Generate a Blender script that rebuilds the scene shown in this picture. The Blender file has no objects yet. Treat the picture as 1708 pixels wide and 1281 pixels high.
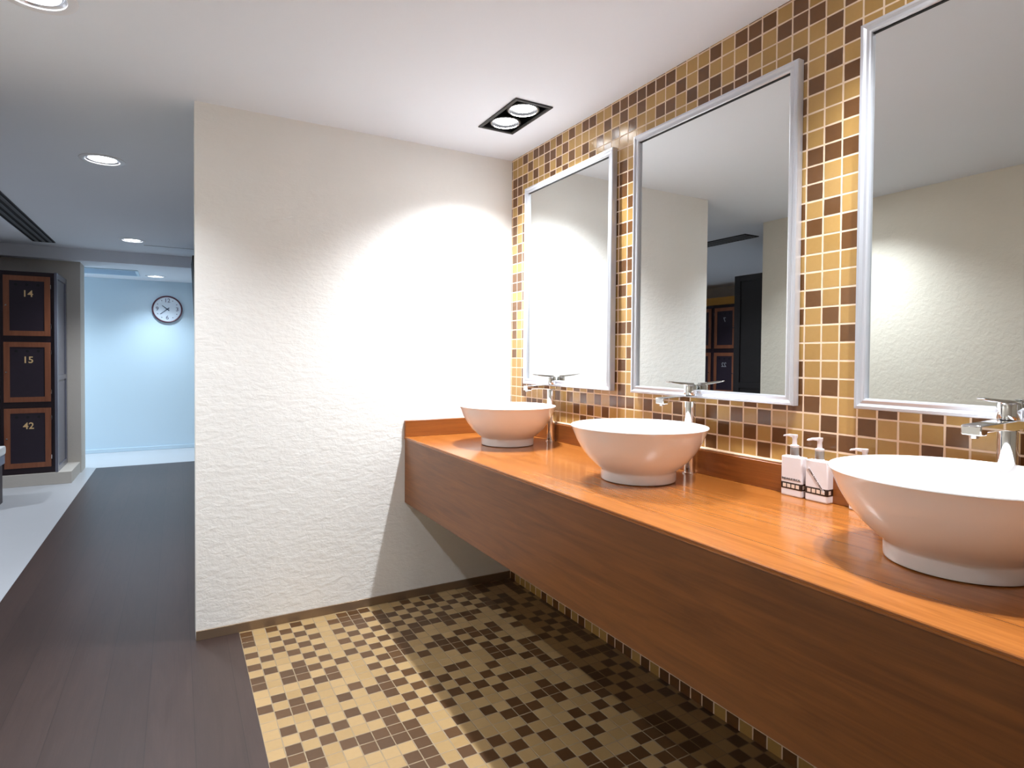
import bpy, bmesh, math, random
from mathutils import Vector, Matrix
random.seed(7)
sc = bpy.context.scene
COL = sc.collection
PI = math.pi

# ------------------------------------------------------------------ camera, world, exposure
FW, FH = 1708, 1281
cam_d = bpy.data.cameras.new('camera'); cam = bpy.data.objects.new('camera', cam_d); COL.objects.link(cam)
yaw, pit, rol = math.radians(28.754), math.radians(-1.0063), math.radians(0.3474)
fw = Vector((math.sin(yaw)*math.cos(pit), math.cos(yaw)*math.cos(pit), math.sin(pit)))
r0 = Vector((math.cos(yaw), -math.sin(yaw), 0)); u0 = r0.cross(fw)
rr = r0*math.cos(rol)+u0*math.sin(rol); uu = -r0*math.sin(rol)+u0*math.cos(rol)
M = Matrix((rr, uu, -fw)).transposed().to_4x4(); M.translation = Vector((-1.6876, -2.9449, 1.277))
cam.matrix_world = M
cam_d.sensor_fit = 'HORIZONTAL'; cam_d.sensor_width = 36.0
cam_d.lens = 982.27/FW*36.0
cam_d.shift_x = 19.97/FW; cam_d.shift_y = -27.35/FW
cam_d.clip_start = 0.02
sc.camera = cam
w = bpy.data.worlds.new('world'); sc.world = w; w.use_nodes = True
w.node_tree.nodes['Background'].inputs[0].default_value = (0.8, 0.9, 1.0, 1); w.node_tree.nodes['Background'].inputs[1].default_value = 0.05
sc.view_settings.view_transform = 'Standard'; sc.view_settings.look = 'None'
sc.view_settings.gamma = 1.0; sc.view_settings.use_curve_mapping = False
sc.view_settings.exposure = 1.0
sc.cycles.max_bounces = 12; sc.cycles.diffuse_bounces = 8; sc.cycles.glossy_bounces = 6
sc.cycles.sample_clamp_indirect = 6.0
sc.cycles.caustics_reflective = True; sc.cycles.blur_glossy = 0.6; sc.cycles.caustics_refractive = False

# lamp powers (watts) and colours
VANITY_W, HALL_W, BACK_W = 70.0, 17.5, 62.0
NEUTRAL = (0.93, 0.965, 1.0); COOL = (0.88, 0.935, 1.0); BLUE = (0.78, 0.91, 1.0)

H = 2.40          # ceiling
HB = 2.275        # lower ceiling of the clock room
ZC = 0.858        # counter top

# ------------------------------------------------------------------ materials
def lin(r, g, b):
    f = lambda c: (c/255/12.92) if c/255 <= 0.04045 else ((c/255+0.055)/1.055)**2.4
    return (f(r), f(g), f(b), 1.0)

class NT:
    def __init__(s, name):
        s.m = bpy.data.materials.new(name); s.m.use_nodes = True
        s.t = s.m.node_tree; s.b = s.t.nodes['Principled BSDF']
    def n(s, typ, **kw):
        x = s.t.nodes.new(typ)
        for k, v in kw.items():
            if k.startswith('i_'):
                key = k[2:]; key = int(key) if key.isdigit() else key.replace('_', ' ')
                x.inputs[key].default_value = v
            else: setattr(x, k, v)
        return x
    def l(s, a, b): s.t.links.new(a, b)
    def math(s, op, a, b=None, c=None):
        x = s.t.nodes.new('ShaderNodeMath'); x.operation = op
        for i, v in enumerate((a, b, c)):
            if v is None: continue
            if isinstance(v, (int, float)): x.inputs[i].default_value = v
            else: s.l(v, x.inputs[i])
        return x.outputs[0]
    def mix(s, fac, a, b):
        x = s.t.nodes.new('ShaderNodeMix'); x.data_type = 'RGBA'
        if isinstance(fac, (int, float)): x.inputs[0].default_value = fac
        else: s.l(fac, x.inputs[0])
        for i, v in ((6, a), (7, b)):
            if isinstance(v, tuple): x.inputs[i].default_value = v
            else: s.l(v, x.inputs[i])
        return x.outputs[2]
    def set(s, **kw):
        for k, v in kw.items(): s.b.inputs[k.replace('_', ' ')].default_value = v
        return s
    def bump(s, h, strength, dist):
        x = s.n('ShaderNodeBump'); x.inputs['Strength'].default_value = strength; x.inputs['Distance'].default_value = dist
        s.l(h, x.inputs['Height']); s.l(x.outputs[0], s.b.inputs['Normal'])

def plain(name, col, rough=0.5, metal=0.0, noise=0.06, nscale=8.0, bump=0.0, **kw):
    """procedural plain surface: a base colour with a faint mottling"""
    t = NT(name); t.set(Roughness=rough, Metallic=metal, **kw)
    co = t.n('ShaderNodeTexCoord'); nz = t.n('ShaderNodeTexNoise', i_Scale=nscale, i_Detail=3.0)
    t.l(co.outputs['Object'], nz.inputs['Vector'])
    d = tuple(c*(1-noise*2) for c in col[:3])+(1,)
    t.l(t.mix(nz.outputs[0], d, col), t.b.inputs['Base Color'])
    if bump: t.bump(nz.outputs[0], bump, 0.002)
    return t.m

def emit(name, col, strength):
    t = NT(name); t.set(Base_Color=(0.8, 0.8, 0.8, 1), Roughness=0.4, Emission_Color=col+(1,), Emission_Strength=strength)
    return t.m

def plaster(name, col, strength, scale=38.0):
    t = NT(name); t.set(Roughness=0.85)
    co = t.n('ShaderNodeTexCoord')
    mp = t.n('ShaderNodeMapping'); mp.inputs['Scale'].default_value = (0.55, 1, 1.0); t.l(co.outputs['Object'], mp.inputs[0])
    a = t.n('ShaderNodeTexNoise', i_Scale=scale, i_Detail=5.0, i_Roughness=0.6, i_Distortion=0.25); t.l(mp.outputs[0], a.inputs['Vector'])
    b = t.n('ShaderNodeTexNoise', i_Scale=3.0, i_Detail=2.0); t.l(co.outputs['Object'], b.inputs['Vector'])
    d = tuple(c*0.95 for c in col[:3])+(1,)
    t.l(t.mix(b.outputs[0], d, col), t.b.inputs['Base Color'])
    t.bump(a.outputs[0], strength, 0.012)
    return t.m

def mosaic(name, axes, pitch, off, light, dark, grout, dark_share, rough, gw=0.045, warm=None):
    t = NT(name)
    co = t.n('ShaderNodeTexCoord'); sp = t.n('ShaderNodeSeparateXYZ'); 
    wob = t.n('ShaderNodeTexNoise', i_Scale=22.0, i_Detail=2.0); t.l(co.outputs['Object'], wob.inputs['Vector'])
    t.l(co.outputs['Object'], sp.inputs[0])
    fr, fl = [], []
    for k in range(2):
        u = t.math('ADD', t.math('DIVIDE', sp.outputs[axes[k]], pitch[k]), off[k])
        fl.append(t.math('FLOOR', u))
        e = t.math('ABSOLUTE', t.math('SUBTRACT', t.math('FRACT', u), 0.5))
        fr.append(t.math('ADD', e, t.math('MULTIPLY', t.math('SUBTRACT', wob.outputs[0], 0.5), 0.045)))
    cell = t.n('ShaderNodeCombineXYZ'); t.l(fl[0], cell.inputs[0]); t.l(fl[1], cell.inputs[1])
    wn = t.n('ShaderNodeTexWhiteNoise', noise_dimensions='3D'); t.l(cell.outputs[0], wn.inputs['Vector'])
    sc2 = t.n('ShaderNodeVectorMath', operation='ADD'); sc2.inputs[1].default_value = (31.7, 11.3, 5.1); t.l(cell.outputs[0], sc2.inputs[0])
    wn2 = t.n('ShaderNodeTexWhiteNoise', noise_dimensions='3D'); t.l(sc2.outputs[0], wn2.inputs['Vector'])
    par = t.math('PINGPONG', t.math('ADD', fl[0], fl[1]), 1.0)      # neighbours tend to alternate
    isd = t.math('LESS_THAN', wn.outputs[0], t.math('ADD', dark_share*0.38, t.math('MULTIPLY', par, dark_share*1.24)))
    mot = t.n('ShaderNodeTexNoise', i_Scale=70.0, i_Detail=5.0, i_Roughness=0.65); t.l(co.outputs['Object'], mot.inputs['Vector'])
    v = t.math('ADD', t.math('MULTIPLY', wn2.outputs[0], 0.6), t.math('MULTIPLY', mot.outputs[0], 0.5))
    lo = tuple(c*f for c, f in zip(light[:3], (0.74, 0.70, 0.60)))+(1,)
    do = tuple(c*0.62 for c in dark[:3])+(1,)
    c = t.mix(isd, t.mix(v, lo, light), t.mix(v, do, dark))
    m = t.math('MAXIMUM', fr[0], fr[1])
    g = t.n('ShaderNodeMapRange'); g.inputs['From Min'].default_value = 0.5-gw-0.012; g.inputs['From Max'].default_value = 0.5-gw+0.006
    t.l(m, g.inputs['Value'])
    t.l(t.mix(g.outputs[0], c, grout), t.b.inputs['Base Color'])
    t.l(t.math('ADD', t.math('MULTIPLY', g.outputs[0], 0.6), rough), t.b.inputs['Roughness'])
    hgt = t.math('SUBTRACT', t.math('MULTIPLY', mot.outputs[0], 0.25), g.outputs[0])
    t.bump(hgt, 0.5, 0.0022)
    return t.m

def wood(name, c1, c2, axis, rough, seams=None, coat=0.0, spec=0.5, scale=1.0):
    """grain runs along axis (0 x, 1 y, 2 z)"""
    t = NT(name); t.set(Roughness=rough, Coat_Weight=coat, Coat_Roughness=0.08, Specular_IOR_Level=spec)
    co = t.n('ShaderNodeTexCoord'); mp = t.n('ShaderNodeMapping')
    s = [9.0*scale, 9.0*scale, 9.0*scale]; s[axis] = 0.9*scale
    mp.inputs['Scale'].default_value = s; t.l(co.outputs['Object'], mp.inputs[0])
    a = t.n('ShaderNodeTexNoise', i_Scale=2.2, i_Detail=6.0, i_Roughness=0.6, i_Distortion=1.6); t.l(mp.outputs[0], a.inputs['Vector'])
    s2 = [160.0*scale]*3; s2[axis] = 3.0*scale
    mq = t.n('ShaderNodeMapping'); mq.inputs['Scale'].default_value = s2; t.l(co.outputs['Object'], mq.inputs[0])
    b = t.n('ShaderNodeTexNoise', i_Scale=1.0, i_Detail=3.0); t.l(mq.outputs[0], b.inputs['Vector'])
    v = t.math('ADD', t.math('MULTIPLY', a.outputs[0], 0.75), t.math('MULTIPLY', b.outputs[0], 0.3))
    mr = t.n('ShaderNodeMapRange'); mr.inputs['From Min'].default_value = 0.3; mr.inputs['From Max'].default_value = 0.75; t.l(v, mr.inputs['Value'])
    c = t.mix(mr.outputs[0], c1, c2)
    if seams:
        ax, pitch, off = seams
        sp = t.n('ShaderNodeSeparateXYZ'); t.l(co.outputs['Object'], sp.inputs[0])
        u = t.math('ADD', t.math('DIVIDE', sp.outputs[ax], pitch), off)
        e = t.math('ABSOLUTE', t.math('SUBTRACT', t.math('FRACT', u), 0.5))
        ln = t.math('GREATER_THAN', e, 0.5-0.0012/pitch)
        wn = t.n('ShaderNodeTexWhiteNoise', noise_dimensions='1D'); t.l(t.math('FLOOR', u), wn.inputs['W'])
        c = t.mix(t.math('MULTIPLY', wn.outputs[0], 0.28), c, tuple(q*0.55 for q in c1[:3])+(1,))
        c = t.mix(t.math('MULTIPLY', ln, 0.7), c, tuple(q*0.3 for q in c1[:3])+(1,))
    t.l(c, t.b.inputs['Base Color'])
    t.bump(b.outputs[0], 0.12, 0.002)
    return t.m

MAT = {}
MAT['partition'] = plaster('white_plaster', lin(240, 239, 236), 0.30)
MAT['beige'] = plaster('beige_plaster', lin(226, 221, 208), 0.30, 30)
MAT['grey_wall'] = plaster('grey_plaster', lin(196, 190, 182), 0.12, 30)
MAT['ceiling'] = plain('ceiling_paint', lin(230, 235, 244), 0.8, noise=0.01, nscale=3)
MAT['blue_wall'] = plain('pale_blue_base', lin(200, 222, 238), 0.7, noise=0.01, nscale=2)  # even pale blue base colour for the clock room
MAT['white_floor'] = plain('pale_floor', lin(184, 188, 194), 0.28, noise=0.03, nscale=3)
MAT['tile_wall'] = mosaic('mosaic_wall', (1, 2), (0.0545, 0.0534), (0.18, -2.341/0.0534+60), lin(190, 152, 92), lin(118, 80, 46), lin(236, 212, 186), 0.43, 0.17, 0.045)
MAT['tile_floor'] = mosaic('mosaic_floor', (0, 1), (0.0545, 0.0545), (0.42, 0.30), lin(166, 138, 96), lin(88, 60, 34), lin(142, 126, 102), 0.44, 0.34, 0.03)
MAT['wood_floor'] = wood('dark_floorboards', lin(50, 37, 34), lin(64, 49, 45), 1, 0.40, seams=(0, 0.145, 0.3))
MAT['counter'] = wood('orange_wood', lin(136, 76, 28), lin(184, 114, 52), 1, 0.22, seams=(0, 0.30, 0.75), coat=0.25)
MAT['apron'] = wood('brown_wood', lin(98, 56, 22), lin(136, 82, 36), 1, 0.38)
MAT['splash'] = wood('splash_wood', lin(112, 60, 24), lin(152, 90, 40), 1, 0.3)
MAT['splash_x'] = wood('splash_wood_cross', lin(112, 60, 24), lin(152, 90, 40), 0, 0.3)
MAT['grout'] = plain('cream_grout', lin(230, 204, 174), 0.7)
MAT['bronze'] = plain('bronze_base', lin(150, 128, 106), 0.30, 0.55, noise=0.1)
MAT['chrome'] = plain('chrome', (0.86, 0.87, 0.88, 1), 0.05, 1.0, noise=0.0)
MAT['silver'] = plain('silver_frame', lin(208, 211, 219), 0.30, 0.55, noise=0.02)
MAT['mirror'] = plain('mirror_glass', (0.76, 0.785, 0.775, 1), 0.008, 1.0, noise=0.0)
MAT['black'] = plain('black_metal', lin(34, 36, 40), 0.4, 0.2)
MAT['dark_slot'] = plain('dark_slot', lin(18, 20, 24), 0.6)
MAT['grey_bar'] = plain('grey_bar', lin(116, 120, 126), 0.4, 0.3)
MAT['ceramic'] = plain('white_ceramic', lin(238, 237, 238), 0.09, noise=0.0, Coat_Weight=0.4, Coat_Roughness=0.04)
MAT['white_paint'] = plain('white_trim', lin(226, 226, 230), 0.35, noise=0.01)
MAT['reflector'] = plain('lamp_reflector', lin(228, 230, 236), 0.2, 0.7, noise=0.0)
MAT['lamp'] = emit('lamp_lens', (1.0, 0.98, 0.96), 14.0)
MAT['lamp_cool'] = emit('cool_lamp_lens', (0.93, 0.97, 1.0), 14.0)
MAT['aubergine'] = plain('aubergine_laminate', lin(44, 28, 38), 0.45, noise=0.1)
MAT['locker_panel'] = plain('locker_panel', lin(42, 31, 46), 0.5, noise=0.12, nscale=40)
MAT['locker_frame'] = wood('locker_frame_wood', lin(122, 72, 50), lin(152, 94, 66), 2, 0.4)
MAT['side_panel'] = plain('laminate_sheen', lin(112, 114, 128), 0.22, noise=0.06)  # dark glossy board; its grazing blue-grey reflection is put into the colour
MAT['dark_panel'] = plain('black_laminate', lin(34, 32, 36), 0.35, noise=0.1)
MAT['gold'] = plain('gold_figure', lin(240, 206, 150), 0.45, 0.0)
MAT['grey_num'] = plain('grey_figure', lin(172, 174, 182), 0.4, 0.2)
MAT['yellow'] = wood('yellow_board', lin(170, 116, 40), lin(196, 140, 58), 1, 0.5)
MAT['soap'] = plain('white_plastic', lin(230, 226, 230), 0.3, noise=0.01)
MAT['clear'] = plain('milky_plastic', lin(196, 200, 204), 0.12, noise=0.02, Transmission_Weight=0.55)
MAT['band'] = plain('brown_band', lin(44, 28, 22), 0.4)
MAT['square'] = plain('cream_square', lin(232, 214, 198), 0.5)
MAT['ink'] = plain('dark_ink', lin(46, 42, 46), 0.6)
MAT['clock_rim'] = plain('plum_rim', lin(84, 38, 58), 0.35)
MAT['clock_face'] = plain('clock_face', lin(214, 226, 240), 0.5, noise=0.01)
MAT['clock_ink'] = plain('clock_ink', lin(96, 96, 122), 0.5)
MAT['clock_hand'] = plain('clock_hand', lin(40, 62, 92), 0.4)
MAT['cushion'] = plain('white_vinyl', lin(226, 228, 230), 0.45, noise=0.02)
MAT['bench_band'] = plain('grey_blue_band', lin(126, 134, 156), 0.4)
MAT['grille'] = plain('pale_blue_grille', lin(178, 204, 228), 0.5)
MAT['seam'] = plain('ceiling_seam', lin(150, 150, 156), 0.7)

# ------------------------------------------------------------------ mesh helpers
def add_box(bm, lo, hi, mat=0):
    x0, y0, z0 = lo; x1, y1, z1 = hi
    v = [bm.verts.new(p) for p in ((x0,y0,z0),(x1,y0,z0),(x1,y1,z0),(x0,y1,z0),(x0,y0,z1),(x1,y0,z1),(x1,y1,z1),(x0,y1,z1))]
    for f in ((0,3,2,1),(4,5,6,7),(0,1,5,4),(1,2,6,5),(2,3,7,6),(3,0,4,7)):
        bm.faces.new([v[i] for i in f]).material_index = mat
    return bm
def box(lo, hi):
    return add_box(bmesh.new(), [min(a, b) for a, b in zip(lo, hi)], [max(a, b) for a, b in zip(lo, hi)])
def add_lathe(bm, prof, n=48, cx=0, cy=0, z0=0, cap_a=False, cap_b=False):
    rings = []
    for r, z in prof:
        if r < 1e-6: rings.append([bm.verts.new((cx, cy, z0+z))])
        else: rings.append([bm.verts.new((cx+r*math.cos(2*PI*k/n), cy+r*math.sin(2*PI*k/n), z0+z)) for k in range(n)])
    for a, b in zip(rings, rings[1:]):
        for k in range(n):
            q = [a[k % len(a)], a[(k+1) % len(a)], b[(k+1) % len(b)], b[k % len(b)]]
            u = []
            for t in q:
                if t not in u: u.append(t)
            if len(u) > 2: bm.faces.new(u)
    if cap_a and len(rings[0]) > 1: bm.faces.new(rings[0])
    if cap_b and len(rings[-1]) > 1: bm.faces.new(rings[-1])
    return bm
def lathe(prof, n=48, **k): return add_lathe(bmesh.new(), prof, n, **k)
def cyl(r, z0, z1, n=32, cx=0, cy=0): return lathe([(0, z0), (r, z0), (r, z1), (0, z1)], n, cx=cx, cy=cy)
def add_prism(bm, pts, axis, a, b):
    """outline pts in the two other axes (in xyz order), extruded along axis from a to b"""
    def P(p, t):
        q = list(p); q.insert(axis, t); return bm.verts.new(q)
    A = [P(p, a) for p in pts]; B = [P(p, b) for p in pts]
    bm.faces.new(A); bm.faces.new(B[::-1])
    for k in range(len(pts)):
        j = (k+1) % len(pts); bm.faces.new((A[k], A[j], B[j], B[k]))
    return bm
def xform(bm, m): bmesh.ops.transform(bm, matrix=m, verts=bm.verts); return bm
def obj(name, bm, mat, parent=None, loc=(0, 0, 0), rot=(0, 0, 0), bevel=0.0, seg=2, smooth=False, label=None):
    bmesh.ops.recalc_face_normals(bm, faces=bm.faces)
    me = bpy.data.meshes.new(name); bm.to_mesh(me); bm.free()
    o = bpy.data.objects.new(name, me); COL.objects.link(o)
    for m in (mat if isinstance(mat, (list, tuple)) else [mat]): me.materials.append(m)
    o.location = loc; o.rotation_euler = rot
    if parent: o.parent = parent
    if bevel:
        b = o.modifiers.new('bevel', 'BEVEL'); b.width = bevel; b.segments = seg; b.limit_method = 'ANGLE'; b.angle_limit = math.radians(40)
    if smooth or bevel:
        for p in me.polygons: p.use_smooth = True
        try: me.set_sharp_from_angle(angle=math.radians(38))
        except Exception: pass
    if label: o['label'] = label
    return o
def tag(o, label, cat, group=None):
    o['label'] = label; o['category'] = cat
    if group: o['group'] = group
    return o
def thing(name, label, cat, loc=(0, 0, 0), rz=0, group=None):
    o = bpy.data.objects.new(name, None); COL.objects.link(o); o.empty_display_size = 0.05
    o.location = loc; o.rotation_euler = (0, 0, rz)
    return tag(o, label, cat, group)
def struct(name, bm, mat, label=None, **k):
    o = obj(name, bm, mat, **k); o['kind'] = 'structure'
    if label: o['label'] = label
    return o
def dup(root, loc=None, rz=None, label=None):
    r = root.copy(); COL.objects.link(r)
    if loc is not None: r.location = loc
    if rz is not None: r.rotation_euler = (0, 0, rz)
    if label: r['label'] = label
    def rec(a, b):
        for ch in list(a.children):
            c = ch.copy(); COL.objects.link(c); c.parent = b
            if ch.type == 'LIGHT': c.data = ch.data
            rec(ch, c)
    rec(root, r)
    return r
def text_mesh(s, size, mat, name, parent, loc, rot, depth=0.0006, bold=0.0, label=None, sx=1.0):
    cu = bpy.data.curves.new('t', 'FONT'); cu.body = s; cu.size = size; cu.align_x = 'CENTER'; cu.align_y = 'CENTER'
    cu.extrude = depth; cu.offset = bold; cu.resolution_u = 3
    t = bpy.data.objects.new('t', cu); COL.objects.link(t)
    dg = bpy.context.evaluated_depsgraph_get()
    me = bpy.data.meshes.new_from_object(t.evaluated_get(dg)); bpy.data.objects.remove(t); bpy.data.curves.remove(cu)
    me.name = name; me.materials.clear(); me.materials.append(mat)
    o = bpy.data.objects.new(name, me); COL.objects.link(o); o.location = loc; o.rotation_euler = rot; o.scale = (sx, 1, 1)
    o.parent = parent
    if label: o['label'] = label
    return o
def cut(o, cutters):
    """boolean difference applied at once; the cutters are removed"""
    for c in cutters:
        m = o.modifiers.new('cut', 'BOOLEAN'); m.object = c; m.operation = 'DIFFERENCE'; m.solver = 'EXACT'
    bpy.context.view_layer.update()
    dg = bpy.context.evaluated_depsgraph_get()
    me = bpy.data.meshes.new_from_object(o.evaluated_get(dg)); o.modifiers.clear(); o.data = me
    for c in cutters:
        d = c.data; bpy.data.objects.remove(c); bpy.data.meshes.remove(d)

# ------------------------------------------------------------------ the setting
XO = -2.52          # opposite wall
YB = -4.6           # wall behind the camera
XW = -1.44          # mosaic / boards edge
XL = -2.49          # boards / pale floor edge
YP = 4.82           # pillar face in the locker bay
HALL = [(-2.075, -0.62), (-2.06, 1.155), (-2.066, 3.868), (-2.06, -2.35), (-4.1, 2.4), (-1.1, -3.9)]  # last three spots hold added lamps, all out of view
struct('floor', box((XW, YB, -0.12), (0, 0, 0)), MAT['tile_floor'], 'brown and tan mosaic tile floor beside the counter')
struct('floor_boards', box((XL, YB, -0.12), (XW, 5.05, 0)), MAT['wood_floor'], 'dark brown plank floor strip running down the corridor')
bm = box((-5.6, 0.2, -0.12), (XL, 6.4, 0)); add_box(bm, (XL, 5.05, -0.12), (-1.0, 6.4, 0)); add_box(bm, (XW, 0.0, -0.12), (-1.0, 5.05, 0))
struct('floor_pale', bm, MAT['white_floor'], 'pale floor of the locker bay and the clock room')
ceil = struct('ceiling', box((-5.6, YB-0.15, H), (0.15, 4.68, H+0.25)), MAT['ceiling'], 'white painted ceiling')
ck = []
for x, y in HALL:
    bm = cyl(0.088, H-0.02, H+0.07, 40, x, y); ck.append(obj('c', bm, MAT['ceiling']))
FIX = [(-0.303, -0.5435), (-0.303, -2.22)]
for x, y in FIX:
    ck.append(obj('c', box((x-0.085, y-0.168, H-0.02), (x+0.085, y+0.168, H+0.07)), MAT['ceiling']))
cut(ceil, ck)
low = struct('ceiling_low', box((-5.6, 4.68, HB), (-1.0, 6.55, H+0.25)), MAT['ceiling'], 'lowered ceiling of the clock room with its step down')
cut(low, [obj('c', cyl(0.088, HB-0.02, HB+0.06, 40, x, 5.713), MAT['ceiling']) for x in (-1.918, -3.7)])
struct('wall_tile', box((0, YB-0.15, -0.12), (0.15, 0.15, H)), MAT['tile_wall'], 'wall of brown and gold mosaic tiles behind the mirrors')
struct('wall_partition', box((-1.6166, 0, 0), (0, 0.14, H)), MAT['partition'], 'white textured plaster partition at the end of the counter')
struct('wall_opposite', box((XO-0.14, YB, 0), (XO, 0.24, H)), MAT['beige'], 'beige plaster wall facing the mirrors')
struct('wall_rear', box((XO-0.14, YB-0.15, 0), (0, YB, H)), MAT['beige'], 'plaster wall behind the viewer')
struct('wall_bay_near', box((-5.6, 0.10, 0), (XO-0.14, 0.24, H)), MAT['grey_wall'], 'near wall of the locker bay')
struct('wall_bay_left', box((-5.75, 0.10, 0), (-5.6, 6.55, H)), MAT['grey_wall'], 'far side wall of the locker bay')
struct('wall_bay_far', box((-5.6, YP, 0), (-2.6, 5.14, HB)), MAT['grey_wall'], 'grey wall end beside the lockers')
struct('wall_corridor', box((-1.40, 0.14, 0), (-1.0, 6.25, H)), MAT['grey_wall'], 'corridor wall hidden behind the partition')
struct('wall_clock', box((-5.6, 6.25, 0), (-1.0, 6.40, H)), MAT['blue_wall'], 'pale blue lit wall carrying the clock')
struct('baseboard_partition', box((-1.6166, -0.008, 0.0), (-0.004, -0.0005, 0.042)), MAT['bronze'], 'thin bronze strip along the foot of the white partition', bevel=0.001)
struct('baseboard_clock', box((-5.4, 6.238, 0), (-1.40, 6.2495, 0.05)), MAT['blue_wall'], 'low skirting under the clock wall', bevel=0.003)
struct('trim_plinth', box((-5.5, 4.22, 0), (-2.61, 4.8195, 0.118)), MAT['grey_wall'], 'low beige plinth under the lockers', bevel=0.003)
struct('trim_plinth_left', box((-5.595, 0.6, 0), (-5.16, 4.215, 0.118)), MAT['grey_wall'], 'plinth under the lockers of the left wall', bevel=0.003)
struct('trim_yellow', box((-5.598, 0.6, 2.082), (-5.18, 4.3, 2.19)), MAT['yellow'], 'yellow board over the lockers of the left wall')
struct('trim_seam', box((-1.98, 4.09, H-0.003), (-1.41, 4.096, H+0.001)), MAT['seam'], 'fine joint line in the corridor ceiling')

# ------------------------------------------------------------------ lamps
def spot(name, parent, loc, power, col, size=150, blend=0.6, radius=0.035):
    d = bpy.data.lights.new(name, 'SPOT'); d.energy = power; d.color = col; d.spot_size = math.radians(size); d.spot_blend = blend
    d.shadow_soft_size = radius
    o = bpy.data.objects.new(name, d); COL.objects.link(o); o.parent = parent; o.location = loc
    return o
def downlight(x, y, z, label, power, col, mat, size=145, blend=1.0):
    t = thing('ceiling_downlight', label, 'downlight', (x, y, z), 0, 'round downlights')
    obj('trim_ring', lathe([(0.086, 0.0), (0.086, -0.004), (0.098, -0.007), (0.114, -0.003), (0.115, 0.0)], 56), MAT['white_paint'], t, smooth=True)
    obj('reflector', lathe([(0.0865, -0.001), (0.08, 0.012), (0.077, 0.012), (0.074, 0.004), (0.071, 0.004), (0.066, 0.03), (0.05, 0.055), (0.0, 0.055)], 56), MAT['reflector'], t, smooth=True)
    obj('lamp_lens', lathe([(0.0, 0.006), (0.035, 0.007), (0.058, 0.011), (0.064, 0.016), (0.064, 0.022), (0.0, 0.022)], 48), mat, t, smooth=True)
    spot('lamp_light', t, (0, 0, 0.0), power, col, size, blend, 0.045)
    return t
HL = ['large round white downlight cut off by the top left corner', 'round white downlight midway down the corridor ceiling',
      'small round white downlight in front of the ceiling step', 'added round white fill downlight behind the viewer', 'added round white downlight over the locker bay bench, out of view', 'added round white fill downlight by the rear wall']  # the last three are added to brighten the rooms, none is seen
for (x, y), l, p in zip(HALL, HL, (5.4, 5.2, 5.4, 1.4, 6.5, 0.4)): downlight(x, y, H, l, HALL_W*p, COOL, MAT['lamp_cool'], 122 if p > 4 else 145)
downlight(-1.918, 5.713, HB, 'farthest round downlight, in the low ceiling before the clock', BACK_W, BLUE, MAT['lamp_cool'], 118, 1.0)
downlight(-3.7, 5.713, HB, 'added fill downlight of the clock room, unseen behind the grey wall end', BACK_W*2, BLUE, MAT['lamp_cool'], 150, 0.9)  # unseen lamp added as fill for the clock room

def vanity_fixture(x, y, label, power, size):
    t = thing('twin_spotlight', label, 'ceiling light', (x, y, H), 0, 'black twin spotlights')
    bm = bmesh.new()
    ox, oy, ix, iy = 0.0965, 0.182, 0.083, 0.166
    for a in ((-ox, -oy, -ix, oy), (ix, -oy, ox, oy), (-ix, -oy, ix, -iy), (-ix, iy, ix, oy)):
        add_box(bm, (a[0], a[1], -0.006), (a[2], a[3], -0.0005))
    obj('frame', bm, MAT['black'], t, bevel=0.001)
    bm = bmesh.new()
    for a in ((-ix, -iy, -ix+0.004, iy), (ix-0.004, -iy, ix, iy), (-ix, -iy, ix, -iy+0.004), (-ix, iy-0.004, ix, iy)):
        add_box(bm, (a[0], a[1], -0.004), (a[2], a[3], 0.05))
    add_box(bm, (-ix, -iy, 0.05), (ix, iy, 0.055))
    obj('recess_box', bm, MAT['black'], t)
    for s in (-1, 1):
        cy = s*0.083
        l = obj('lamp', lathe([(0.062, 0.05), (0.070, 0.006), (0.074, 0.004), (0.074, 0.0), (0.068, 0.0), (0.060, 0.02), (0.052, 0.035)], 48, cy=cy), MAT['black'], t, smooth=True)
        obj('lamp_ring', lathe([(0.068, 0.001), (0.0685, -0.002), (0.0665, -0.002), (0.066, 0.002)], 48, cy=cy), MAT['chrome'], l, smooth=True)
        obj('lamp_lens', lathe([(0.0, 0.004), (0.03, 0.005), (0.050, 0.009), (0.056, 0.016), (0.056, 0.034), (0.0, 0.034)], 48, cy=cy), MAT['lamp'], l, smooth=True)
        spot('lamp_light', t, (0, cy, -0.001), power, NEUTRAL, size, 1.0 if size < 120 else 0.85, 0.022)
    return t
vanity_fixture(*FIX[0], 'black rectangular twin spotlight in the ceiling near the corner', VANITY_W, 124)
vanity_fixture(*FIX[1], 'black rectangular twin spotlight in the ceiling above the nearest basin', VANITY_W*0.72, 104)

# ------------------------------------------------------------------ ceiling vents
t = thing('slot_vent', 'long dark slotted air vent in the corridor ceiling', 'vent', (-2.84, 2.49, H))
obj('backing', box((-0.088, -1.888, -0.003), (0.088, 1.888, -0.0003)), MAT['dark_slot'], t)
bm = bmesh.new()
for a in ((-0.092, -1.892, -0.086, 1.892), (0.086, -1.892, 0.092, 1.892), (-0.086, -1.892, 0.086, -1.884), (-0.086, 1.884, 0.086, 1.892)):
    add_box(bm, (a[0], a[1], -0.008), (a[2], a[3], -0.0003))
obj('frame', bm, MAT['black'], t)
for x in (-0.055, 0.0, 0.055):
    obj('slat', box((x-0.013, -1.883, -0.008), (x+0.013, 1.883, -0.003)), MAT['grey_bar'], t, bevel=0.002)
t = thing('ceiling_grille', 'pale blue square air grille in the clock room ceiling', 'vent', (-2.55, 5.49, HB))
bm = bmesh.new()
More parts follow.
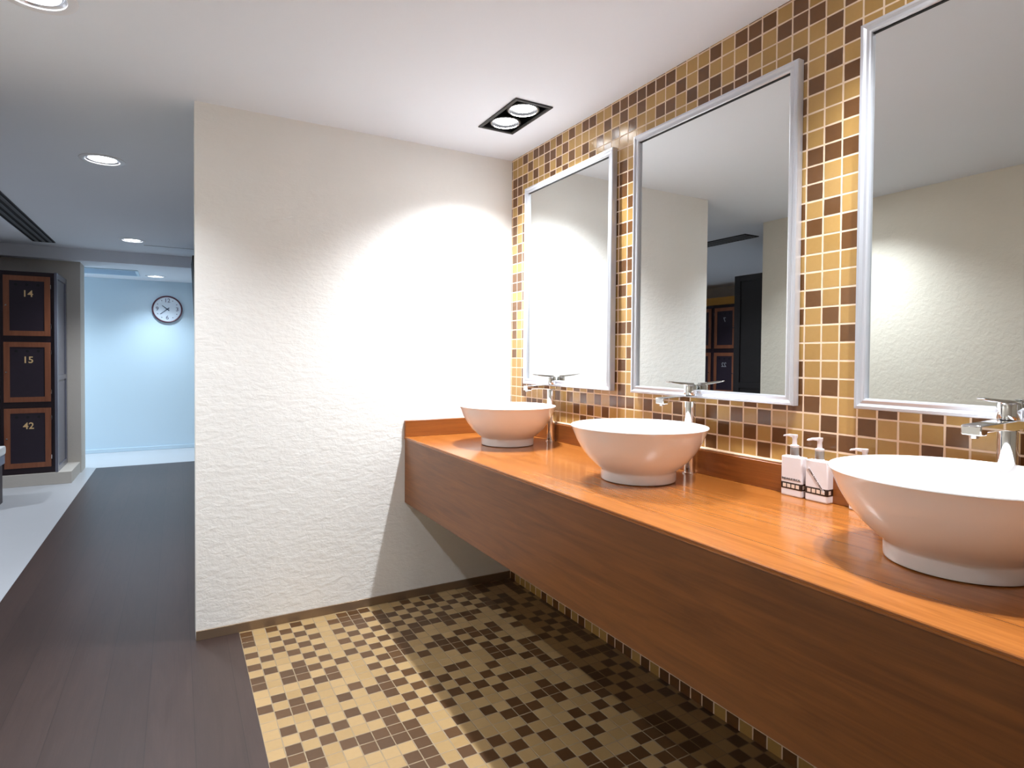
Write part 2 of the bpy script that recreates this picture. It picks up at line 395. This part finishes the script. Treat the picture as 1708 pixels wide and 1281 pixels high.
for a in ((-0.46, -0.27, 0.46, -0.24), (-0.46, 0.24, 0.46, 0.27), (-0.46, -0.24, -0.43, 0.24), (0.43, -0.24, 0.46, 0.24)):
    add_box(bm, (a[0], a[1], -0.010), (a[2], a[3], -0.0005))
obj('frame', bm, MAT['blue_wall'], t, bevel=0.002)
bm = box((-0.43, -0.24, -0.004), (0.43, 0.24, -0.0005))
for k in range(15): add_box(bm, (-0.43, -0.235+k*0.032, -0.008), (0.43, -0.218+k*0.032, -0.004))
obj('louvre_panel', bm, MAT['grille'], t)

# ------------------------------------------------------------------ counter
t = thing('vanity_counter', 'long orange wood counter with deep apron under the three basins', 'counter', (0, 0, 0))
Y1 = -3.35
bm = bmesh.new()
add_prism(bm, [(-0.6435, ZC-0.012), (-0.6435, ZC-0.008), (-0.642, ZC-0.007), (-0.642, ZC-0.0055), (-0.6435, ZC-0.0045), (-0.6435, ZC-0.002), (-0.642, ZC), (-0.001, ZC), (-0.001, ZC-0.012)], 1, Y1, -0.001)
obj('counter_top', bm, MAT['counter'], t)
obj('apron', box((-0.640, Y1, 0.512), (-0.615, -0.001, ZC-0.0125)), MAT['apron'], t, bevel=0.0015)
obj('underside', box((-0.6145, Y1, 0.52), (-0.001, -0.001, 0.54)), MAT['apron'], t)
obj('end_panel', box((-0.6145, Y1, 0.541), (-0.001, Y1+0.02, ZC-0.0125)), MAT['apron'], t)
obj('backsplash', box((-0.020, Y1, ZC+0.0002), (-0.001, -0.0215, 0.945)), MAT['splash'], t, bevel=0.002)
obj('side_splash', box((-0.644, -0.021, ZC+0.0002), (-0.001, -0.001, 0.943)), MAT['splash_x'], t, bevel=0.002)
obj('grout_bead', box((-0.012, Y1, 0.9452), (-0.0005, -0.022, 0.953)), MAT['grout'], t, bevel=0.003, label='cream grout bead along the top of the backsplash')

# ------------------------------------------------------------------ basins and faucets
BY = [-0.470, -1.3905, -2.3427]; BX = -0.2866
BL = ['round white vessel basin in the far corner of the counter', 'round white vessel basin in the middle of the counter',
      'largest nearest white vessel basin, cut off at the right edge']
def make_basin():
    t = thing('vessel_basin', BL[0], 'basin', (BX, BY[0], ZC), 0, 'white vessel basins')
    out = [(0.0, 0.0005), (0.118, 0.0005), (0.1255, 0.003), (0.127, 0.008), (0.127, 0.032), (0.1275, 0.036), (0.130, 0.0395),
           (0.150, 0.055), (0.1735, 0.078), (0.195, 0.106), (0.212, 0.137), (0.2245, 0.166), (0.2310, 0.1815)]
    rim = [(0.2334, 0.1845), (0.2325, 0.1866), (0.2298, 0.1868), (0.2270, 0.1850)]
    inn = [(0.218, 0.162), (0.204, 0.132), (0.186, 0.103), (0.162, 0.078), (0.130, 0.060), (0.085, 0.050), (0.03, 0.046), (0.0, 0.046)]
    obj('bowl', lathe(out+rim+inn, 96), MAT['ceramic'], t, smooth=True)
    obj('drain', lathe([(0.0, 0.0505), (0.018, 0.0505), (0.022, 0.0495), (0.023, 0.0468), (0.0, 0.0468)], 32), MAT['chrome'], t, smooth=True, label='chrome drain')
    return t
b0 = make_basin()
for k in (1, 2): dup(b0, (BX, BY[k], ZC), 0, BL[k])

FL = ['chrome mixer tap behind the far corner basin', 'chrome mixer tap behind the middle basin', 'chrome mixer tap behind the nearest basin at the right edge']
def make_faucet():
    t = thing('mixer_tap', FL[0], 'tap', (-0.046, -0.487, ZC), 0, 'chrome mixer taps')
    obj('base_ring', lathe([(0, 0.0003), (0.0265, 0.0003), (0.0265, 0.004), (0.0225, 0.006), (0, 0.006)], 40), MAT['chrome'], t, smooth=True)
    obj('column', lathe([(0, 0.006), (0.0205, 0.006), (0.0205, 0.262), (0.0, 0.262)], 40), MAT['chrome'], t, smooth=True)
    bm = bmesh.new()   # spout, side outline in x,z
    add_prism(bm, [(0.021, 0.262), (-0.020, 0.262), (-0.060, 0.2655), (-0.126, 0.2640), (-0.129, 0.2575), (-0.150, 0.2575), (-0.152, 0.2600), (-0.152, 0.2780), (-0.149, 0.2800),
                   (-0.060, 0.2835), (0.0, 0.286), (0.018, 0.286), (0.021, 0.284)], 1, -0.0195, 0.0195)
    sp = obj('spout', bm, MAT['chrome'], t, bevel=0.0025)
    obj('aerator', lathe([(0, 0.251), (0.009, 0.251), (0.0095, 0.2576), (0.0, 0.2576)], 28, cx=-0.139), MAT['chrome'], sp, smooth=True)
    obj('cartridge', lathe([(0, 0.2862), (0.0215, 0.2862), (0.0225, 0.289), (0.0225, 0.320), (0.0205, 0.324), (0.012, 0.326), (0, 0.326)], 40), MAT['chrome'], t, smooth=True)
    bm = bmesh.new()
    add_prism(bm, [(0.010, 0.3245), (-0.020, 0.3225), (-0.060, 0.3265), (-0.090, 0.3305), (-0.116, 0.3345), (-0.118, 0.3365), (-0.114, 0.3382),
                   (-0.090, 0.3360), (-0.050, 0.3330), (-0.012, 0.3305), (0.010, 0.3300)], 1, -0.008, 0.008)
    obj('lever', bm, MAT['chrome'], t, bevel=0.0015)
    return t
f0 = make_faucet()
dup(f0, (-0.046, -1.398, ZC), 0, FL[1]); dup(f0, (-0.046, -2.336, ZC), math.radians(-3.5), FL[2])

# ------------------------------------------------------------------ mirrors
ML = ['tall silver framed mirror nearest the corner', 'tall silver framed mirror in the middle, reflecting the locker bay', 'tall silver framed mirror at the right edge']
MW, MH, FWD = 0.738, 1.059, 0.030
def make_mirror():
    t = thing('wall_mirror', ML[0], 'mirror', (0, -0.556, 1.6625), 0, 'silver framed mirrors')
    tilt = math.radians(0.19); R = Matrix.Rotation(tilt, 4, 'Y') @ Matrix.Translation((-0.004, 0, 0))
    hw, hh = MW/2, MH/2
    # profile of the frame: inset from the outer edge, distance off the wall
    prof = [(0.0, 0.0), (0.0, 0.024), (0.002, 0.0275), (0.009, 0.0285), (0.011, 0.0265), (0.016, 0.0235), (0.021, 0.0245), (0.0245, 0.0255), (0.0285, 0.0240), (0.030, 0.0205), (0.030, 0.012)]
    bm = bmesh.new()
    loops = []
    for ins, d in prof:
        loops.append([bm.verts.new((-d, sy*(hw-ins), sz*(hh-ins))) for sy, sz in ((-1, -1), (1, -1), (1, 1), (-1, 1))])
    for a, b in zip(loops, loops[1:]):
        for k in range(4): bm.faces.new((a[k], a[(k+1) % 4], b[(k+1) % 4], b[k]))
    obj('frame', xform(bm, R), MAT['silver'], t)
    bm = bmesh.new(); g = 0.0302
    add_box(bm, (-0.013, -hw+g-0.004, -hh+g-0.004), (-0.008, hw-g+0.004, hh-g+0.004))
    obj('glass', xform(bm, R), MAT['mirror'], t)
    bm = bmesh.new()
    for a in ((-hw+0.029, hh-0.0325, hw-0.029, hh-0.029), (-hw+0.029, -hh+0.029, -hw+0.0315, hh-0.029)):
        add_box(bm, (-0.0180, a[0], a[1]), (-0.0131, a[2], a[3]))
    obj('gasket', xform(bm, R), MAT['dark_slot'], t, label='dark gasket line inside the frame')
    obj('back_board', xform(box((-0.0075, -hw+0.004, -hh+0.004), (0.0015, hw-0.004, hh-0.004)), R), MAT['black'], t)
    return t
m0 = make_mirror()
dup(m0, (0, -1.4265, 1.6625), 0, ML[1]); dup(m0, (0, -2.349, 1.669), 0, ML[2])

# ------------------------------------------------------------------ soap bottles
SL = ['white pump bottle with straight lettering, farther from the nearest basin', 'white pump bottle with slanted lettering, touching the nearest basin in view',
      'white pump bottle mostly hidden behind the nearest basin']
def make_bottle():
    t = thing('pump_bottle', SL[0], 'soap bottle', (-0.047, -1.804, ZC), 0, 'white pump bottles')   # local: front face at x = 0, looks to -x
    W2, D, Hh = 0.0345, 0.030, 0.122
    obj('body', box((0, -W2, 0.0003), (D, W2, Hh)), MAT['soap'], t, bevel=0.004, seg=3)
    obj('shoulder', lathe([(0.0, Hh), (0.0145, Hh), (0.0125, Hh+0.004), (0, Hh+0.004)], 28, cx=D/2), MAT['soap'], t, smooth=True)
    bd = obj('band', box((-0.0006, -W2-0.0006, 0.020), (D+0.0006, W2+0.0006, 0.044)), MAT['band'], t, bevel=0.004, seg=3, label='dark brown band with cream squares')
    for k in range(4):
        y = 0.0215-k*0.0143
        obj('square', box((-0.0011, y-0.0053, 0.0265), (-0.0005, y+0.0053, 0.0375)), MAT['square'], bd)
    for k in range(1):
        obj('square', box((0.005, -W2-0.0011, 0.0265), (0.015, -W2-0.0005, 0.0375)), MAT['square'], bd)
    obj('pump_collar', lathe([(0, Hh+0.004), (0.0115, Hh+0.004), (0.0125, Hh+0.006), (0.0125, Hh+0.028), (0, Hh+0.028)], 28, cx=D/2), MAT['clear'], t, smooth=True, label='clear pump collar')
    ph = obj('pump_head', lathe([(0, Hh+0.028), (0.0125, Hh+0.028), (0.0130, Hh+0.033), (0.007, Hh+0.036), (0.0062, Hh+0.052), (0.0085, Hh+0.060), (0.0085, Hh+0.066), (0, Hh+0.066)], 28, cx=D/2), MAT['soap'], t, smooth=True)
    bm = bmesh.new()
    add_prism(bm, [(0.0, Hh+0.056), (0.0, Hh+0.0665), (0.020, Hh+0.066), (0.034, Hh+0.0625), (0.037, Hh+0.059), (0.036, Hh+0.057), (0.022, Hh+0.0595)], 0, -0.0045, 0.0045)
    n = obj('nozzle', bm, MAT['soap'], ph, loc=(D/2, 0, 0), bevel=0.001)
    return t, n
s0, n0 = make_bottle()
s1 = dup(s0, (-0.047, -1.884, ZC), 0, SL[1]); s2 = dup(s0, (-0.044, -2.012, ZC), 0, SL[2])
for s, a in ((s1, 62), (s2, 20)):      # the nozzles point different ways
    for c in s.children:
        if c.name.startswith('pump_head'):
            if s is s2: c.location.z = -0.015      # pressed down
            for d in c.children: d.rotation_euler = (0, 0, math.radians(a))
ROTF = (PI/2, 0, -PI/2)           # text that faces -x, reading along -y
text_mesh('ENJUAGUE BUCAL', 0.0088, MAT['ink'], 'lettering', s0, (-0.0004, 0, 0.0525), ROTF, 0.0003, 0.00012, sx=0.86)
bm = box((-0.0014, -0.042, -0.0032), (-0.0008, 0.042, 0.0032))
strip = obj('label_strip', bm, MAT['soap'], s1, loc=(0, 0.001, 0.066), rot=(math.radians(53), 0, 0))
text_mesh('CREMA PARA CUERPO', 0.0075, MAT['ink'], 'lettering', strip, (-0.0016, 0, 0), ROTF, 0.0002, 0.0001, sx=0.95)

# ------------------------------------------------------------------ lockers
def make_locker():
    """one locker column; local: front face at y = 0 facing -y, x from -0.21 to 0.21, z from 0"""
    t = thing('locker_cabinet', '', 'locker', (0, 0, 0))
    bm = box((-0.209, 0.0, 0.0), (0.209, 0.57, 1.957))
    obj('carcass', bm, MAT['aubergine'], t, bevel=0.002)
    for k in range(3):
        z0 = 0.063+k*0.6375; z1 = z0+0.575
        d = obj('door', box((-0.1795, -0.016, z0), (0.1795, -0.0003, z1)), MAT['locker_panel'], t)
        bm = bmesh.new(); f = 0.047
        for a in ((-0.1805, z0-0.001, -0.1805+f, z1+0.001), (0.1805-f, z0-0.001, 0.1805, z1+0.001), (-0.1805+f, z0-0.001, 0.1805-f, z0+f), (-0.1805+f, z1-f, 0.1805-f, z1+0.001)):
            add_box(bm, (a[0], -0.021, a[1]), (a[2], -0.0163, a[3]))
        obj('door_frame', bm, MAT['locker_frame'], d, bevel=0.0015)
        obj('knob', xform(lathe([(0, 0), (0.004, 0), (0.004, 0.008), (0.008, 0.012), (0.007, 0.017), (0, 0.018)], 20), Matrix.Translation((-0.157, -0.021, (z0+z1)/2)) @ Matrix.Rotation(PI/2, 4, 'X')), MAT['chrome'], d, smooth=True)
        for z in (z0+0.095, z1-0.095):
            obj('hinge', box((0.1806, -0.022, z-0.02), (0.187, -0.008, z+0.02)), MAT['chrome'], d, bevel=0.001)
        for q in (-0.085, 0.0, 0.085):
            obj('vent_hole', xform(cyl(0.013, 0, 0.0012, 20), Matrix.Translation((q, -0.0162, z1-0.085)) @ Matrix.Rotation(PI/2, 4, 'X')), MAT['dark_slot'], d)
    return t
def doors(t): return sorted([c for c in t.children if c.name.startswith('door')], key=lambda c: -max(v.co.z for v in c.data.vertices))
def number(d, s, mat):
    z1 = max(v.co.z for v in d.data.vertices)
    text_mesh(s, 0.088, mat, 'number', d, (0.005, -0.0168, z1-0.172), (PI/2, 0, 0), 0.0015, 0.0012, sx=0.98)
base = make_locker()
L1 = base; L1.location = (-2.951, 4.24, 0.118)
L1['label'] = 'dark locker column with orange door frames numbered 14, 15 and 42'; L1['group'] = 'lockers on the beige plinth'
# locker row against the left wall, turned to face +x (first copied without numbers)
rows = []
for k, y in enumerate((2.42, 2.84, 3.26, 3.68)):
    rows.append(dup(base, (-5.16, y, 0.118), PI/2))
L2 = dup(base, (-3.371, 4.24, 0.118), 0, 'dark locker column left of the one numbered 14, 15 and 42')
RL = ['dark locker column of the left wall behind the black end panel', 'dark locker column with doors numbered 7 and 22, seen in the middle mirror',
      'dark unnumbered locker column seen left of number 7 in the middle mirror', 'dark locker column of the left wall nearest the far corner']
for r, l in zip(rows, RL): r['label'] = l; r['group'] = 'lockers of the left wall'
for d, s in zip(doors(L1), ('14', '15', '42')): number(d, s, MAT['gold'])
for d, s in zip(doors(rows[1]), ('7', '22')): number(d, s, MAT['grey_num'])

def end_panel(name, label, x, y0, y1, mats):
    """panelled end board of a locker row, facing +x"""
    t = thing(name, label, 'end panel', (x, (y0+y1)/2, 0.118)); h = (y1-y0)/2
    obj('board', box((-0.018, -h, 0), (-0.006, h, 1.96)), mats[0], t)
    bm = bmesh.new(); s = 0.055
    for a in ((-h, 0, -h+s, 1.96), (h-s*1.2, 0, h, 1.96), (-h+s, 0, h-s*1.2, s), (-h+s, 1.96-s, h-s*1.2, 1.96), (-h+s, 0.905, h-s*1.2, 0.955)):
        add_box(bm, (-0.006, a[0], a[1]), (0.004, a[2], a[3]))
    obj('panel_frame', bm, mats[1], t, bevel=0.001)
    return t
end_panel('locker_end_panel', 'panelled end board, grey sheen painted in, of the lockers numbered 14, 15 and 42', -2.722, 4.224, 4.815, (MAT['side_panel'], MAT['side_panel']))
end_panel('locker_end_panel', 'black panelled end board of the near locker row, seen in the middle mirror', -3.0, 0.262, 0.905, (MAT['dark_panel'], MAT['dark_panel']))
struct('trim_plinth_near', box((-4.9, 0.245, 0), (-2.95, 0.93, 0.118)), MAT['grey_wall'], 'plinth under the near locker row', bevel=0.003)
NEAR = []
for k in range(2):
    r = dup(L2, (-3.235-k*0.42, 0.885, 0.118), PI, ['dark locker column against the black end panel of the near row', 'dark locker column second from the black end panel of the near row'][k])
    r['group'] = 'lockers of the near row'
L2['group'] = 'lockers on the beige plinth'

# ------------------------------------------------------------------ bench in the locker bay
t = thing('locker_bench', 'low bench with white padded top, cut off by the left edge', 'bench', (-2.985, 3.36, 0.0))
def rounded(y0, y1, z0, z1, r, n=6):
    pts = []
    for cy, cz, a0 in ((y1-r, z0+r, -PI/2), (y1-r, z1-r, 0), (y0+r, z1-r, PI/2), (y0+r, z0+r, PI)):
        for k in range(n+1):
            a = a0+PI/2*k/n; pts.append((cy+r*math.cos(a), cz+r*math.sin(a)))
    return pts
obj('cushion', add_prism(bmesh.new(), rounded(-0.2, 0.2, 0.415, 0.49, 0.032), 0, -1.5, 0.0), MAT['cushion'], t, bevel=0.008, seg=3)
obj('seat_board', box((-1.49, -0.19, 0.335), (-0.006, 0.19, 0.4148)), MAT['bench_band'], t, bevel=0.004)
obj('base', box((-1.45, -0.17, 0.0003), (-0.02, 0.17, 0.3347)), MAT['aubergine'], t, bevel=0.004)

# ------------------------------------------------------------------ wall clock
t = thing('wall_clock', 'round white wall clock with plum rim on the pale blue wall', 'clock', (-1.80, 6.2495, 1.90))   # local: faces -y
RX = Matrix.Rotation(PI/2, 4, 'X')
obj('case', xform(lathe([(0, 0), (0.172, 0), (0.172, 0.022), (0, 0.022)], 64), RX), MAT['clock_face'], t, smooth=True)
obj('rim', xform(lathe([(0.172, 0.0), (0.180, 0.004), (0.183, 0.018), (0.180, 0.034), (0.172, 0.038), (0.164, 0.034), (0.163, 0.022)], 64), RX), MAT['clock_rim'], t, smooth=True)
for s, x, z in (('12', 0, 0.115), ('3', 0.118, 0), ('6', 0, -0.115), ('9', -0.118, 0)):
    text_mesh(s, 0.074, MAT['clock_ink'], 'numeral', t, (x, -0.0228, z), (PI/2, 0, 0), 0.0008, 0.0005)
for k in (1, 2, 4, 5, 7, 8, 10, 11):
    a = PI/2-k*PI/6
    obj('hour_mark', xform(cyl(0.006, 0.022, 0.0232, 12), Matrix.Translation((0.13*math.cos(a), 0, 0.13*math.sin(a))) @ RX), MAT['clock_ink'], t)
def hand(name, ang, ln, w, y):
    m = Matrix.Translation((0, y, 0)) @ Matrix.Rotation(math.radians(ang), 4, 'Y')
    bm = bmesh.new(); add_prism(bm, [(-w, -0.03), (w, -0.03), (w*0.6, ln), (-w*0.6, ln)], 1, -0.0012, 0)
    obj(name, xform(bm, m), MAT['clock_hand'], t)
hand('hour_hand', -51, 0.078, 0.006, -0.0245); hand('minute_hand', -130, 0.108, 0.005, -0.0265)
obj('hub', xform(cyl(0.009, 0.022, 0.030, 20), RX), MAT['clock_hand'], t)

# ------------------------------------------------------------------ black panel high on the corridor wall
t = thing('wall_screen', 'black tilted panel edge jutting past the white partition near the ceiling', 'screen', (-1.40, 4.08, 1.97))
tl = Matrix.Translation((-0.122, 0, 0)) @ Matrix.Rotation(math.radians(-2.6), 4, 'Y')
obj('screen_body', xform(box((-0.012, -0.32, -0.31), (0.028, 0.32, 0.315)), tl), MAT['dark_slot'], t, bevel=0.003)
obj('bracket', box((-0.096, -0.06, -0.06), (-0.0005, 0.06, 0.06)), MAT['black'], t)
